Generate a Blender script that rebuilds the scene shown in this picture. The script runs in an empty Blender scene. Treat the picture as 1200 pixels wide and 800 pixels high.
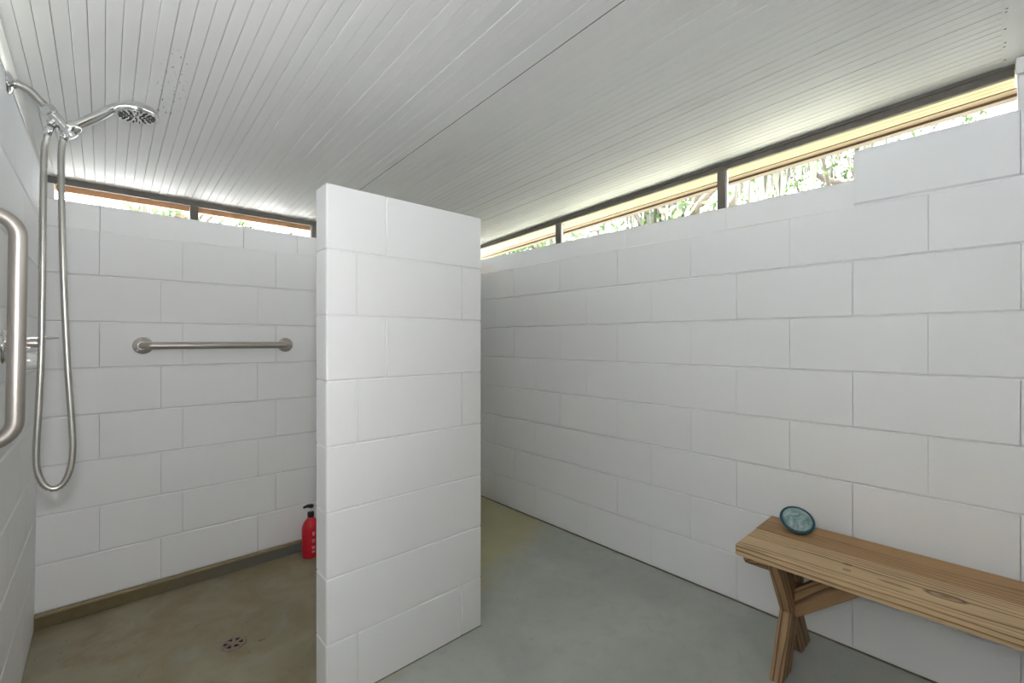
import bpy, bmesh, math, random
from mathutils import Vector, Matrix
random.seed(7)
S = bpy.context.scene
COL = S.collection

# ---------------------------------------------------------------- camera
F, TH, YH, HC = 524.965, 0.7387, 398.77, 1.1311      # focal length in pixels, heading, horizon row, eye height
cam_d = bpy.data.cameras.new('camera')
cam = bpy.data.objects.new('camera', cam_d)
COL.objects.link(cam)
cam_d.sensor_width = 36.0
cam_d.lens = F / 1200 * 36
cam_d.shift_y = -(400 - YH) / 1200
cam_d.clip_start = 0.02
cam.location = (0, 0, HC)
cam.rotation_euler = (math.pi / 2, 0, -TH)
S.camera = cam

# ---------------------------------------------------------------- sky, lights, exposure
world = bpy.data.worlds.new('sky')
S.world = world
world.use_nodes = True
wn = world.node_tree
bg = wn.nodes['Background']
bg.inputs[0].default_value = (0.84, 0.92, 1.0, 1)
bg.inputs[1].default_value = 1.0
S.view_settings.view_transform = 'Standard'
S.view_settings.look = 'None'
S.view_settings.gamma = 1
S.view_settings.use_curve_mapping = False
S.view_settings.exposure = 3.53


def light(name, kind, loc, energy, **kw):
    d = bpy.data.lights.new(name, kind)
    d.energy = energy
    for k, v in kw.items():
        setattr(d, k, v)
    o = bpy.data.objects.new(name, d)
    o.location = loc
    COL.objects.link(o)
    return o


# the photographer's flash, a hand's breadth above the lens (its shadows show under the hose and the bench)
flash = light('camera_flash', 'SPOT', (0, -0.03, HC + 0.14), 5.3, shadow_soft_size=0.05, color=(0.985, 0.985, 1.0), spot_size=math.radians(165), spot_blend=1.0)
flash.rotation_euler = Vector((-0.75, 1.0, 0.02)).to_track_quat('-Z', 'Y').to_euler()      # head turned a little towards the shower
light('flash_spill', 'POINT', (0, -0.03, HC + 0.14), 0.12, shadow_soft_size=0.04, color=(0.985, 0.985, 1.0))     # what leaks round the flash head


def portal(loc, rot, sx, sy):
    o = light('daylight_portal', 'AREA', loc, 1, shape='RECTANGLE', size=sx, size_y=sy)
    o.rotation_euler = rot
    o.data.cycles.is_portal = True
    return o


portal((2.20, 1.25, 1.86), (0, math.pi / 2, 0), 0.30, 2.9)
portal((0.95, 2.86, 1.79), (-math.pi / 2, 0, 0), 2.3, 0.13)
# high sun on the far side of the roof: it lights the ground outside, which throws light up under the eaves
sun = light('sun', 'SUN', (6, 6, 9), 5.0, angle=0.02, color=(1, 0.97, 0.93))
sun.rotation_euler = Vector((0.12, -0.50, -0.86)).to_track_quat('-Z', 'Y').to_euler()

# ---------------------------------------------------------------- pixel helpers (photograph pixels to points on known planes)
W, D, PY = 2.0232, 2.6889, 1.396          # right wall, back wall, partition face
CA, CB = 1.983, -0.0545                   # ceiling: z = CA + CB*y


def ray(x, y):
    r = (x - 600) / F
    u = (YH - y) / F
    return Vector((math.sin(TH) + r * math.cos(TH), math.cos(TH) - r * math.sin(TH), u))


O = Vector((0, 0, HC))


def on_x(x, y, X):
    d = ray(x, y)
    return O + d * (X / d.x)


def on_y(x, y, Y):
    d = ray(x, y)
    return O + d * (Y / d.y)


def on_z(x, y, Z):
    d = ray(x, y)
    return O + d * ((Z - HC) / d.z)


def zc(y):
    return CA + CB * y


# ---------------------------------------------------------------- materials
MATS = {}


class NT:
    def __init__(s, name):
        m = bpy.data.materials.new(name)
        m.use_nodes = True
        s.m = m
        s.t = m.node_tree
        s.b = s.t.nodes['Principled BSDF']
        s.x = None

    def n(s, t, **kw):
        o = s.t.nodes.new(t)
        for k, v in kw.items():
            if k.startswith('i_'):
                key = k[2:]
                key = int(key) if key.isdigit() else key.replace('_', ' ')
                o.inputs[key].default_value = v
            else:
                setattr(o, k, v)
        return o

    def l(s, a, b):
        s.t.links.new(a, b)

    def coords(s, kind='Object', scale=None, loc=None):
        tc = s.n('ShaderNodeTexCoord')
        mp = s.n('ShaderNodeMapping')
        if kind == 'World':
            g = s.n('ShaderNodeNewGeometry')
            s.l(g.outputs['Position'], mp.inputs[0])
        else:
            s.l(tc.outputs[kind], mp.inputs[0])
        if scale:
            mp.inputs['Scale'].default_value = scale
        if loc:
            mp.inputs['Location'].default_value = loc
        return mp.outputs[0]

    def noise(s, vec, scale, detail=3, rough=0.55, dist=0.0):
        o = s.n('ShaderNodeTexNoise')
        o.inputs['Scale'].default_value = scale
        o.inputs['Detail'].default_value = detail
        o.inputs['Roughness'].default_value = rough
        o.inputs['Distortion'].default_value = dist
        s.l(vec, o.inputs['Vector'])
        return o.outputs['Fac']

    def ramp(s, fac, stops):
        o = s.n('ShaderNodeValToRGB')
        cr = o.color_ramp
        while len(cr.elements) < len(stops):
            cr.elements.new(0.5)
        for e, (p, c) in zip(cr.elements, stops):
            e.position = p
            e.color = (c, c, c, 1) if isinstance(c, (int, float)) else (*c, 1)
        s.l(fac, o.inputs[0])
        return o.outputs[0]

    def mix(s, fac, a, b, mode='MIX'):
        o = s.n('ShaderNodeMix', data_type='RGBA', blend_type=mode)
        for sock, v in ((o.inputs[0], fac), (o.inputs[6], a), (o.inputs[7], b)):
            if isinstance(v, (int, float)):
                sock.default_value = v
            elif isinstance(v, tuple):
                sock.default_value = (*v, 1)
            else:
                s.l(v, sock)
        return o.outputs[2]

    def math(s, op, a, b=None, c=None):
        o = s.n('ShaderNodeMath', operation=op)
        for i, v in enumerate((a, b, c)):
            if v is None:
                continue
            if isinstance(v, (int, float)):
                o.inputs[i].default_value = v
            else:
                s.l(v, o.inputs[i])
        return o.outputs[0]

    def bump(s, h, strength=0.3, dist=0.002):
        o = s.n('ShaderNodeBump')
        o.inputs['Strength'].default_value = strength
        o.inputs['Distance'].default_value = dist
        s.l(h, o.inputs['Height'])
        s.l(o.outputs[0], s.b.inputs['Normal'])

    def base(s, v):
        if isinstance(v, tuple):
            s.b.inputs['Base Color'].default_value = (*v, 1)
        else:
            s.l(v, s.b.inputs['Base Color'])

    def done(s, rough=0.5, metal=0.0, **kw):
        if isinstance(rough, (int, float)):
            s.b.inputs['Roughness'].default_value = rough
        else:
            s.l(rough, s.b.inputs['Roughness'])
        s.b.inputs['Metallic'].default_value = metal
        for k, v in kw.items():
            s.b.inputs[k.replace('_', ' ')].default_value = v
        MATS[s.m.name] = s.m
        return s.m


def plain(name, c, rough=0.5, metal=0.0, nscale=60, amt=0.12, bump=0.0, **kw):
    t = NT(name)
    v = t.coords()
    n = t.noise(v, nscale, 3)
    lo = tuple(x * (1 - amt) for x in c)
    hi = tuple(min(1, x * (1 + amt)) for x in c)
    t.base(t.mix(n, lo, hi))
    if bump:
        t.bump(n, bump, 0.002)
    return t.done(rough, metal, **kw)


# painted masonry: white latex with fine roller and block texture
t = NT('white_block_paint')
v = t.coords('World')
big = t.noise(v, 2.3, 4)
fine = t.noise(v, 260, 4, 0.7)
mid = t.noise(v, 55, 3, 0.6)
t.base(t.mix(big, (0.835, 0.838, 0.838), (0.872, 0.875, 0.877)))
t.bump(t.math('ADD', t.math('MULTIPLY', fine, 0.5), t.math('MULTIPLY', mid, 0.6)), 0.20, 0.0014)
t.done(0.62)

# enamel on the beadboard, each strip a touch different; scuffs and mildew specks near the shower
t = NT('white_beadboard_paint')
v = t.coords('World')
oi = t.n('ShaderNodeObjectInfo')
n = t.noise(v, 3.0, 4)
vs = t.coords('World', scale=(16, 0.6, 1))
st = t.noise(vs, 1.0, 3)
c = t.mix(t.math('MULTIPLY', t.math('ADD', n, st), 0.5), (0.80, 0.797, 0.785), (0.868, 0.866, 0.855))
c = t.mix(t.math('MULTIPLY', oi.outputs['Random'], 0.10), c, (0.72, 0.715, 0.70))
sp = t.noise(t.coords('World', scale=(150, 60, 1)), 1.0, 2, 0.6)
spm = t.ramp(sp, [(0.63, 0.0), (0.70, 1.0)])
sep = t.n('ShaderNodeSeparateXYZ')
g = t.n('ShaderNodeNewGeometry')
t.l(g.outputs['Position'], sep.inputs[0])
dx = t.math('DIVIDE', t.math('SUBTRACT', sep.outputs['X'], 0.150), 0.045)
dy = t.math('DIVIDE', t.math('SUBTRACT', sep.outputs['Y'], 1.70), 0.26)
rr = t.math('ADD', t.math('MULTIPLY', dx, dx), t.math('MULTIPLY', dy, dy))
near = t.math('SUBTRACT', 1.0, rr)
near = t.math('MAXIMUM', near, 0.0)
c = t.mix(t.math('MULTIPLY', spm, t.math('MINIMUM', t.math('MULTIPLY', near, 1.6), 0.85)), c, (0.16, 0.15, 0.13))
t.base(c)
t.bump(t.noise(v, 180, 3), 0.12, 0.001)
t.done(0.52)

# grey-green painted slab with worn olive patches
t = NT('grey_green_floor_paint')
v = t.coords('World')
n1 = t.noise(v, 2.2, 5, 0.6, 0.6)
n2 = t.noise(v, 14, 5, 0.65)
n3 = t.noise(v, 120, 3, 0.6)
c = t.mix(t.ramp(n1, [(0.35, 0.0), (0.65, 1.0)]), (0.375, 0.402, 0.372), (0.455, 0.472, 0.440))
c = t.mix(t.math('MULTIPLY', t.ramp(n2, [(0.5, 0.0), (0.75, 1.0)]), 0.35), c, (0.30, 0.32, 0.29))
sep = t.n('ShaderNodeSeparateXYZ')
g = t.n('ShaderNodeNewGeometry')
t.l(g.outputs['Position'], sep.inputs[0])
# the olive patch lies beyond a wavering edge in the passage behind the partition
edge = t.math('SUBTRACT', t.math('SUBTRACT', sep.outputs['Y'], t.math('MULTIPLY', sep.outputs['X'], 0.37)), 1.135)
edge = t.math('ADD', edge, t.math('MULTIPLY', t.math('SUBTRACT', t.noise(v, 5, 4), 0.5), 0.35))
em = t.n('ShaderNodeMapRange')
em.inputs['From Min'].default_value = -0.07
em.inputs['From Max'].default_value = 0.10
t.l(edge, em.inputs['Value'])
oc = t.mix(t.noise(v, 6, 4), (0.38, 0.375, 0.235), (0.48, 0.445, 0.27))
c = t.mix(em.outputs[0], c, oc)
specks = t.ramp(t.noise(v, 42, 2, 0.5), [(0.74, 0.0), (0.77, 1.0)])
c = t.mix(t.math('MULTIPLY', specks, 0.7), c, (0.08, 0.085, 0.075))
t.base(c)
t.bump(t.math('ADD', n3, n2), 0.12, 0.002)
t.done(t.ramp(n2, [(0.2, 0.42), (0.8, 0.60)]))

# bare stained concrete of the shower pan
t = NT('stained_shower_concrete')
v = t.coords('World')
n1 = t.noise(v, 3.0, 5, 0.6, 0.8)
n2 = t.noise(v, 9, 5, 0.65, 0.4)
n3 = t.noise(v, 110, 3, 0.65)
c = t.mix(t.ramp(n1, [(0.35, 0.0), (0.66, 1.0)]), (0.255, 0.218, 0.130), (0.35, 0.315, 0.222))
c = t.mix(t.ramp(n2, [(0.50, 0.0), (0.72, 0.8)]), c, (0.265, 0.195, 0.105))
c = t.mix(t.ramp(t.noise(v, 5.5, 4, 0.6), [(0.56, 0.0), (0.74, 0.7)]), c, (0.32, 0.325, 0.26))
c = t.mix(t.math('MULTIPLY', t.ramp(t.noise(v, 60, 2), [(0.70, 0.0), (0.76, 1.0)]), 0.7), c, (0.05, 0.045, 0.03))
t.base(c)
t.bump(t.math('ADD', n3, n2), 0.25, 0.003)
t.done(0.55)

# sealed curb strip: olive brown, wearing to grey
t = NT('curb_coating')
v = t.coords('World')
sep = t.n('ShaderNodeSeparateXYZ')
g = t.n('ShaderNodeNewGeometry')
t.l(g.outputs['Position'], sep.inputs[0])
k = t.n('ShaderNodeMapRange')
k.inputs['From Min'].default_value = 0.15
k.inputs['From Max'].default_value = 0.75
t.l(t.math('ADD', sep.outputs['X'], t.math('MULTIPLY', t.math('SUBTRACT', t.noise(v, 8, 4), 0.5), 0.5)), k.inputs['Value'])
c = t.mix(t.noise(v, 25, 4), (0.125, 0.095, 0.042), (0.21, 0.17, 0.085))
c = t.mix(k.outputs[0], c, (0.155, 0.155, 0.140))
t.base(c)
t.bump(t.noise(v, 90, 3), 0.3, 0.002)
t.done(0.6)


def steel(name, c, rough, scratch=0.25):
    t = NT(name)
    v = t.coords('Object', scale=(60, 60, 60))
    n = t.noise(v, 1.0, 3)
    t.base(t.mix(n, tuple(x * 0.93 for x in c), c))
    t.done(t.ramp(n, [(0.2, rough * (1 - scratch)), (0.8, rough * (1 + scratch))]), 1.0)


steel('brushed_steel', (0.50, 0.465, 0.43), 0.42, 0.05)
steel('chrome', (0.74, 0.74, 0.74), 0.14, 0.05)
steel('hose_metal', (0.50, 0.49, 0.455), 0.40, 0.05)
plain('dark_bronze', (0.15, 0.137, 0.118), 0.7, 0.0, 40, 0.2, Specular_IOR_Level=0.2)
plain('curb_lip', (0.30, 0.24, 0.135), 0.6, 0, 25, 0.35, 0.3)
plain('joint_dirt_gap_shade', (0.20, 0.175, 0.125), 0.9, 0, 18, 0.6)
plain('black_rubber', (0.02, 0.02, 0.02), 0.5)
plain('hole_shade_black', (0.012, 0.011, 0.010), 0.8)
plain('clear_acrylic', (0.80, 0.80, 0.79), 0.10, 0, 60, 0.25, Transmission_Weight=0.25, IOR=1.5)
plain('red_plastic', (0.62, 0.012, 0.030), 0.32, 0, 20, 0.08)
plain('black_plastic', (0.012, 0.012, 0.013), 0.35)
plain('pale_print', (0.80, 0.55, 0.56), 0.5)
plain('white_plastic', (0.72, 0.72, 0.72), 0.4)
plain('beige_plastic', (0.27, 0.215, 0.16), 0.55, 0, 90, 0.35, 0.3)
plain('white_trim_paint', (0.78, 0.775, 0.76), 0.45, 0, 12, 0.05)
plain('steel_screw', (0.35, 0.34, 0.33), 0.35, 1.0)
plain('nail_head', (0.30, 0.29, 0.27), 0.5, 0.4)
plain('tan_soffit_paint', (0.34, 0.285, 0.165), 0.55, 0, 8, 0.15)
plain('brown_fascia_paint', (0.10, 0.065, 0.04), 0.5, 0, 10, 0.25)
plain('tan_brown_shade', (0.17, 0.115, 0.065), 0.5, 0, 10, 0.25)
plain('orange_soffit_stain', (0.50, 0.27, 0.135), 0.6, 0, 14, 0.3)
plain('stucco_beige', (0.62, 0.54, 0.42), 0.8, 0, 60, 0.1, 0.3)
plain('dark_absorber_wall', (0.20, 0.15, 0.10), 0.7, 0, 6, 0.3, 0.2)
plain('pale_bounce_slab', (0.66, 0.655, 0.64), 0.9, 0, 3, 0.06, 0.2)
plain('sandy_ground', (0.22, 0.22, 0.165), 0.95, 0, 0.7, 0.3, 0.4)
plain('roof_metal', (0.35, 0.33, 0.30), 0.6, 0, 5, 0.2)
plain('bark', (0.10, 0.08, 0.062), 0.9, 0, 12, 0.4, 0.6)
plain('oak_leaf', (0.07, 0.125, 0.03), 0.6, 0, 3, 0.4)
plain('spanish_moss', (0.16, 0.155, 0.125), 0.9, 0, 5, 0.3)
plain('dry_leaf', (0.20, 0.10, 0.04), 0.8, 0, 30, 0.4)

# window glass: clear, with a faint mirror at grazing angles
t = NT('window_glass')
tr = t.n('ShaderNodeBsdfTransparent')
tr.inputs[0].default_value = (0.97, 0.98, 0.975, 1)
gl = t.n('ShaderNodeBsdfGlossy')
gl.inputs['Roughness'].default_value = 0.02
lw = t.n('ShaderNodeLayerWeight')
fr = t.n('ShaderNodeMath', operation='POWER')
fr.inputs[1].default_value = 4.0
t.l(lw.outputs['Facing'], fr.inputs[0])
mx = t.n('ShaderNodeMixShader')
t.l(fr.outputs[0], mx.inputs[0])
t.l(tr.outputs[0], mx.inputs[1])
t.l(gl.outputs[0], mx.inputs[2])
t.l(mx.outputs[0], t.t.nodes['Material Output'].inputs[0])
MATS['window_glass'] = t.m


def wood(name, light_c, dark_c, pith, ring=30, knots=(), seed=0.0):
    """sawn pine: growth rings round a pith line, read in the board's own space (board runs along its Y)"""
    t = NT(name)
    v = t.coords('Object', scale=(1, 0.16, 1), loc=(pith[0], seed, pith[1]))
    warp = t.noise(t.coords('Object', scale=(1, 0.35, 1), loc=(seed, seed, 0)), 9.0, 3)
    w = t.n('ShaderNodeTexWave', wave_type='RINGS', rings_direction='Y', wave_profile='SAW')
    w.inputs['Scale'].default_value = ring
    w.inputs['Distortion'].default_value = 6.0
    w.inputs['Detail'].default_value = 2.0
    w.inputs['Detail Scale'].default_value = 0.6
    t.l(v, w.inputs['Vector'])
    fib = t.noise(t.coords('Object', scale=(420, 9, 420)), 1.0, 3, 0.6)
    blotch = t.noise(t.coords('Object', scale=(8, 2.5, 8), loc=(seed, 0, 0)), 1.0, 4)
    rg = t.ramp(w.outputs['Fac'], [(0.0, 0.0), (0.58, 0.10), (0.85, 1.0), (0.95, 0.85), (1.0, 0.0)])
    c = t.mix(rg, light_c, dark_c)
    c = t.mix(t.math('MULTIPLY', t.ramp(fib, [(0.45, 0.0), (0.75, 1.0)]), 0.5), c, tuple(x * 0.55 for x in dark_c))
    c = t.mix(t.math('MULTIPLY', t.ramp(blotch, [(0.42, 0.0), (0.75, 1.0)]), 0.5), c, tuple(x * 1.15 for x in light_c))
    if knots:
        sep = t.n('ShaderNodeSeparateXYZ')
        t.l(t.coords('Object'), sep.inputs[0])
        for kx, ky, r, el in knots:
            ax = t.math('DIVIDE', t.math('SUBTRACT', sep.outputs['X'], kx), r)
            ay = t.math('DIVIDE', t.math('SUBTRACT', sep.outputs['Y'], ky), r * el)
            q = t.math('SQRT', t.math('ADD', t.math('MULTIPLY', ax, ax), t.math('MULTIPLY', ay, ay)))
            q = t.math('ADD', q, t.math('MULTIPLY', t.math('SUBTRACT', warp, 0.5), 0.5))
            ringm = t.ramp(q, [(0.0, 0.9), (0.25, 0.45), (0.50, 0.30), (0.72, 1.0), (0.98, 0.0)])
            c = t.mix(t.math('MULTIPLY', ringm, 0.9), c, (0.075, 0.035, 0.015))
    t.base(c)
    t.bump(t.math('ADD', rg, fib), 0.25, 0.0012)
    return t.done(0.58)


wood('bench_wood_front', (0.62, 0.44, 0.245), (0.17, 0.09, 0.036), (0.03, 0.055), 26,
     knots=((0.012, 0.482, 0.010, 1.3), (-0.030, 0.476, 0.010, 1.3), (-0.006, 0.26, 0.021, 2.3)), seed=1.3)
wood('bench_wood_back', (0.45, 0.27, 0.115), (0.23, 0.12, 0.045), (-0.05, 0.10), 22, seed=4.1)
wood('bench_wood_leg', (0.38, 0.225, 0.105), (0.075, 0.036, 0.014), (0.02, 0.06), 20, seed=7.7)

# turquoise marbled disc
t = NT('teal_marbled_face')
v = t.coords()
a = t.noise(v, 26, 5, 0.65, 1.2)
b = t.noise(v, 90, 3, 0.6)
c = t.mix(t.ramp(a, [(0.38, 0.0), (0.60, 1.0)]), (0.10, 0.215, 0.235), (0.36, 0.46, 0.46))
c = t.mix(t.math('MULTIPLY', t.ramp(b, [(0.55, 0.0), (0.7, 1.0)]), 0.5), c, (0.40, 0.46, 0.45))
t.base(c)
t.done(0.3)
plain('teal_rim', (0.008, 0.075, 0.105), 0.3, 0, 40, 0.4)


# ---------------------------------------------------------------- mesh helpers
def mesh_of(bm, name):
    me = bpy.data.meshes.new(name)
    bmesh.ops.recalc_face_normals(bm, faces=bm.faces[:])
    bm.to_mesh(me)
    bm.free()
    return me


def link(name, me, mat=None, parent=None, loc=None, smooth=False):
    o = bpy.data.objects.new(name, me)
    COL.objects.link(o)
    if me is not None and mat and not me.materials:
        me.materials.append(MATS[mat])
    if smooth and me is not None:
        me.polygons.foreach_set('use_smooth', [True] * len(me.polygons))
    if parent:
        o.parent = parent
    if loc is not None:
        o.location = loc
    return o


def box_bm(lo, hi, bevel=0.0, bm=None):
    bm2 = bmesh.new()
    r = bmesh.ops.create_cube(bm2, size=1)
    for vtx in bm2.verts:
        vtx.co = Vector([lo[i] + (vtx.co[i] + 0.5) * (hi[i] - lo[i]) for i in range(3)])
    if bevel:
        bmesh.ops.bevel(bm2, geom=bm2.edges[:], offset=bevel, segments=1, affect='EDGES', profile=0.5)
    if bm is None:
        return bm2
    me = bpy.data.meshes.new('tmp')
    bm2.to_mesh(me)
    bm2.free()
    bm.from_mesh(me)
    bpy.data.meshes.remove(me)
    return bm


def box(name, lo, hi, mat, parent=None, bevel=0.0):
    return link(name, mesh_of(box_bm(lo, hi, bevel), name), mat, parent)


def struct(o):
    o['kind'] = 'structure'
    return o


def tag(o, label, cat, group=None):
    o['label'] = label
    o['category'] = cat
    if group:
        o['group'] = group
    return o


def thing(name, label, cat, loc=(0, 0, 0), group=None):
    o = bpy.data.objects.new(name, None)
    o.empty_display_size = 0.05
    COL.objects.link(o)
    o.location = loc
    return tag(o, label, cat, group)


def hexa_bm(pts):
    """8 corners: bottom four then top four, same winding"""
    bm = bmesh.new()
    vs = [bm.verts.new(p) for p in pts]
    for f in ((0, 1, 2, 3), (4, 5, 6, 7), (0, 1, 5, 4), (1, 2, 6, 5), (2, 3, 7, 6), (3, 0, 4, 7)):
        bm.faces.new([vs[i] for i in f])
    return bm


def tube_bm(pts, radii, seg=14, caps=True, bm=None):
    bm = bm or bmesh.new()
    pts = [Vector(p) for p in pts]
    if isinstance(radii, (int, float)):
        radii = [radii] * len(pts)
    tang = []
    for i in range(len(pts)):
        a = pts[max(0, i - 1)]
        b = pts[min(len(pts) - 1, i + 1)]
        tang.append((b - a).normalized())
    up = Vector((0, 0, 1)) if abs(tang[0].z) < 0.9 else Vector((0, 1, 0))
    nrm = (up - tang[0] * up.dot(tang[0])).normalized()
    rings = []
    for i, p in enumerate(pts):
        if i:
            q = tang[i - 1].rotation_difference(tang[i])
            nrm = q @ nrm
            nrm = (nrm - tang[i] * nrm.dot(tang[i])).normalized()
        bi = tang[i].cross(nrm)
        rings.append([bm.verts.new(p + (nrm * math.cos(2 * math.pi * k / seg) + bi * math.sin(2 * math.pi * k / seg)) * radii[i])
                      for k in range(seg)])
    for r0, r1 in zip(rings, rings[1:]):
        for k in range(seg):
            bm.faces.new((r0[k], r0[(k + 1) % seg], r1[(k + 1) % seg], r1[k]))
    if caps:
        bm.faces.new(rings[0][::-1])
        bm.faces.new(rings[-1])
    return bm


def tube(name, pts, radii, mat, parent=None, seg=14, caps=True):
    return link(name, mesh_of(tube_bm(pts, radii, seg, caps), name), mat, parent, smooth=True)


def lathe_bm(profile, seg=28, axis=Vector((0, 0, 1)), origin=Vector((0, 0, 0)), sx=1.0, sy=1.0):
    """profile: (radius, height) pairs along the axis"""
    bm = bmesh.new()
    q = Vector((0, 0, 1)).rotation_difference(Vector(axis).normalized())
    rings = []
    for r, h in profile:
        if r < 1e-6:
            rings.append([bm.verts.new(Vector(origin) + q @ Vector((0, 0, h)))])
        else:
            rings.append([bm.verts.new(Vector(origin) + q @ Vector((r * sx * math.cos(2 * math.pi * k / seg),
                                                                    r * sy * math.sin(2 * math.pi * k / seg), h))) for k in range(seg)])
    for a, b in zip(rings, rings[1:]):
        for k in range(seg):
            k2 = (k + 1) % seg
            if len(a) == 1 and len(b) == 1:
                continue
            if len(a) == 1:
                bm.faces.new((a[0], b[k2], b[k]))
            elif len(b) == 1:
                bm.faces.new((a[k], a[k2], b[0]))
            else:
                bm.faces.new((a[k], a[k2], b[k2], b[k]))
    return bm


def lathe(name, profile, mat, parent=None, smooth=True, **kw):
    o = link(name, mesh_of(lathe_bm(profile, **kw), name), mat, parent)
    if smooth:
        me = o.data
        me.polygons.foreach_set('use_smooth', [True] * len(me.polygons))
        try:
            me.set_sharp_from_angle(angle=math.radians(40))
        except Exception:
            pass
    return o


def spline(pts, n=12):
    pts = [Vector(p) for p in pts]
    out = []
    for i in range(len(pts) - 1):
        p0, p1, p2, p3 = pts[max(0, i - 1)], pts[i], pts[i + 1], pts[min(len(pts) - 1, i + 2)]
        for k in range(n):
            s = k / n
            out.append(0.5 * ((2 * p1) + (p2 - p0) * s + (2 * p0 - 5 * p1 + 4 * p2 - p3) * s * s + (-p0 + 3 * p1 - 3 * p2 + p3) * s ** 3))
    out.append(pts[-1])
    return out


def resample(pts, step):
    out = [pts[0].copy()]
    acc = 0
    for a, b in zip(pts, pts[1:]):
        d = (b - a).length
        while acc + d >= step:
            s = (step - acc) / d
            a = a.lerp(b, s)
            out.append(a.copy())
            d = (b - a).length
            acc = 0
        acc += d
    out.append(pts[-1].copy())
    return out


# ---------------------------------------------------------------- masonry
B = 0.2032
DEP = 0.0062
_cache = {}


def facing_mesh(w, h, bv, bh):
    """a painted block face: full outline at the joint's depth, face set in by the tooled joint (u, v, depth towards -n)"""
    key = (round(w, 4), round(h, 4), round(bv, 5), round(bh, 5))
    if key not in _cache:
        bm = bmesh.new()
        o = [(0, 0), (w, 0), (w, h), (0, h)]
        i = [(bv, bh), (w - bv, bh), (w - bv, h - bh), (bv, h - bh)]
        m = [(bv * 0.45, bh * 0.45), (w - bv * 0.45, bh * 0.45), (w - bv * 0.45, h - bh * 0.45), (bv * 0.45, h - bh * 0.45)]
        vo = [bm.verts.new((x, DEP, z)) for x, z in o]
        vm = [bm.verts.new((x, DEP * 0.42, z)) for x, z in m]
        vi = [bm.verts.new((x, 0, z)) for x, z in i]
        bm.faces.new(vi)
        bm.faces.new(vo[::-1])
        for k in range(4):
            k2 = (k + 1) % 4
            bm.faces.new((vo[k], vo[k2], vm[k2], vm[k]))
            bm.faces.new((vm[k], vm[k2], vi[k2], vi[k]))
        me = mesh_of(bm, 'block_face')
        me.materials.append(MATS['white_block_paint'])
        _cache[key] = me
    return _cache[key]


def course(parent, frame, u0, u1, joints, z0, z1, faint=0.25, bh=0.0056):
    """blocks between the joints; frame(u, z) -> matrix that puts the block's (u, depth, z) into the wall's space"""
    js = [u0] + [j for j in sorted(joints) if u0 + 0.02 < j < u1 - 0.02] + [u1]
    for a, b in zip(js, js[1:]):
        bv = 0.0005 if random.random() < faint else random.choice((0.0010, 0.0016))
        o = bpy.data.objects.new('block', facing_mesh(b - a, z1 - z0, bv, bh))
        COL.objects.link(o)
        o.parent = parent
        o.matrix_local = frame(a, z0, b)
    return js


def frame_right(u, z, u2):       # wall face looks to -X, u runs along +Y
    return Matrix.Translation((W - random.random() * 0.0006, u, z)) @ Matrix(((0, 1, 0, 0), (1, 0, 0, 0), (0, 0, 1, 0), (0, 0, 0, 1)))


def frame_back(u, z, u2):        # wall face looks to -Y, u runs along +X
    return Matrix.Translation((u, D - random.random() * 0.0006, z))


Y0 = -1.62                        # front of the room, behind the camera
YO = -0.0339                      # a head joint of the right wall
TOPR = 8 * B
# right wall: mortar body in two heights plus the recessed top course
bm = box_bm((W + DEP, Y0 - 0.2, -0.10), (W + 0.195, D + 0.2, TOPR - 0.006))
box_bm((W + DEP, Y0 - 0.2, TOPR - 0.006), (W + 0.195, YO + 2 * B - 0.003, 9 * B - 0.008), bm=bm)
wall_right = struct(link('wall_right', mesh_of(bm, 'wall_right'), 'white_block_paint'))
for i in range(9):
    par = i % 2
    js = [YO + (k * 2 + par) * B for k in range(-6, 9)]
    u1 = D if i < 8 else YO + 2 * B - 0.003
    course(wall_right, frame_right, Y0, u1, js, i * B + (0.005 if i == 0 else 0), (i + 1) * B - (0.006 if i >= 7 else 0), faint=0.3)
RT = 1.728                        # top of the recessed course, right
RB = 1.736                        # and back
RX = W + 0.042


def frame_right_r(u, z, u2):
    return Matrix.Translation((RX, u, z)) @ Matrix(((0, 1, 0, 0), (1, 0, 0, 0), (0, 0, 1, 0), (0, 0, 0, 1)))


bm = box_bm((RX + DEP, YO + 2 * B - 0.003, TOPR - 0.006), (W + 0.115, D + 0.115, RT))
up_r = struct(link('wall_right_sill_course', mesh_of(bm, 'sill_course'), 'white_block_paint'))
course(up_r, frame_right_r, YO + 2 * B - 0.003, D + 0.04, [0.84, 1.37, 1.78, 2.19, 2.6], TOPR - 0.006, RT, faint=0.9, bh=0.001)

# back wall
LXT, LXB = -0.1895, -0.2125       # the left wall leans a little: top and foot
BZ = -0.006
bm = box_bm((-0.42, D + DEP, -0.10), (W + 0.1, D + 0.195, TOPR + BZ - 0.004))
wall_back = struct(link('wall_back', mesh_of(bm, 'wall_back'), 'white_block_paint'))
JA = [-0.015, 0.2825, 0.696, 1.1024, 1.5088, 1.9152]
JB = [0.199, 0.608, 1.0144, 1.4208, 1.8272]
for i in range(8):
    z0 = 0.0 if i == 0 else i * B + BZ
    course(wall_back, frame_back, -0.222, W - 0.0005, JB if i % 2 == 0 else JA, z0, (i + 1) * B + BZ - (0.004 if i == 7 else 0), faint=0.4)
RY = D + 0.042


def frame_back_r(u, z, u2):
    return Matrix.Translation((u, RY, z))


bm = box_bm((-0.42, RY + DEP, TOPR + BZ - 0.004), (W + 0.1, D + 0.115, RB))
up_b = struct(link('wall_back_sill_course', mesh_of(bm, 'sill_course_back'), 'white_block_paint'))
course(up_b, frame_back_r, -0.222, RX - 0.0005, [-0.014, 0.55, 0.82, 1.23, 1.63], TOPR + BZ - 0.004, RB, faint=0.6, bh=0.001)

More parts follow.
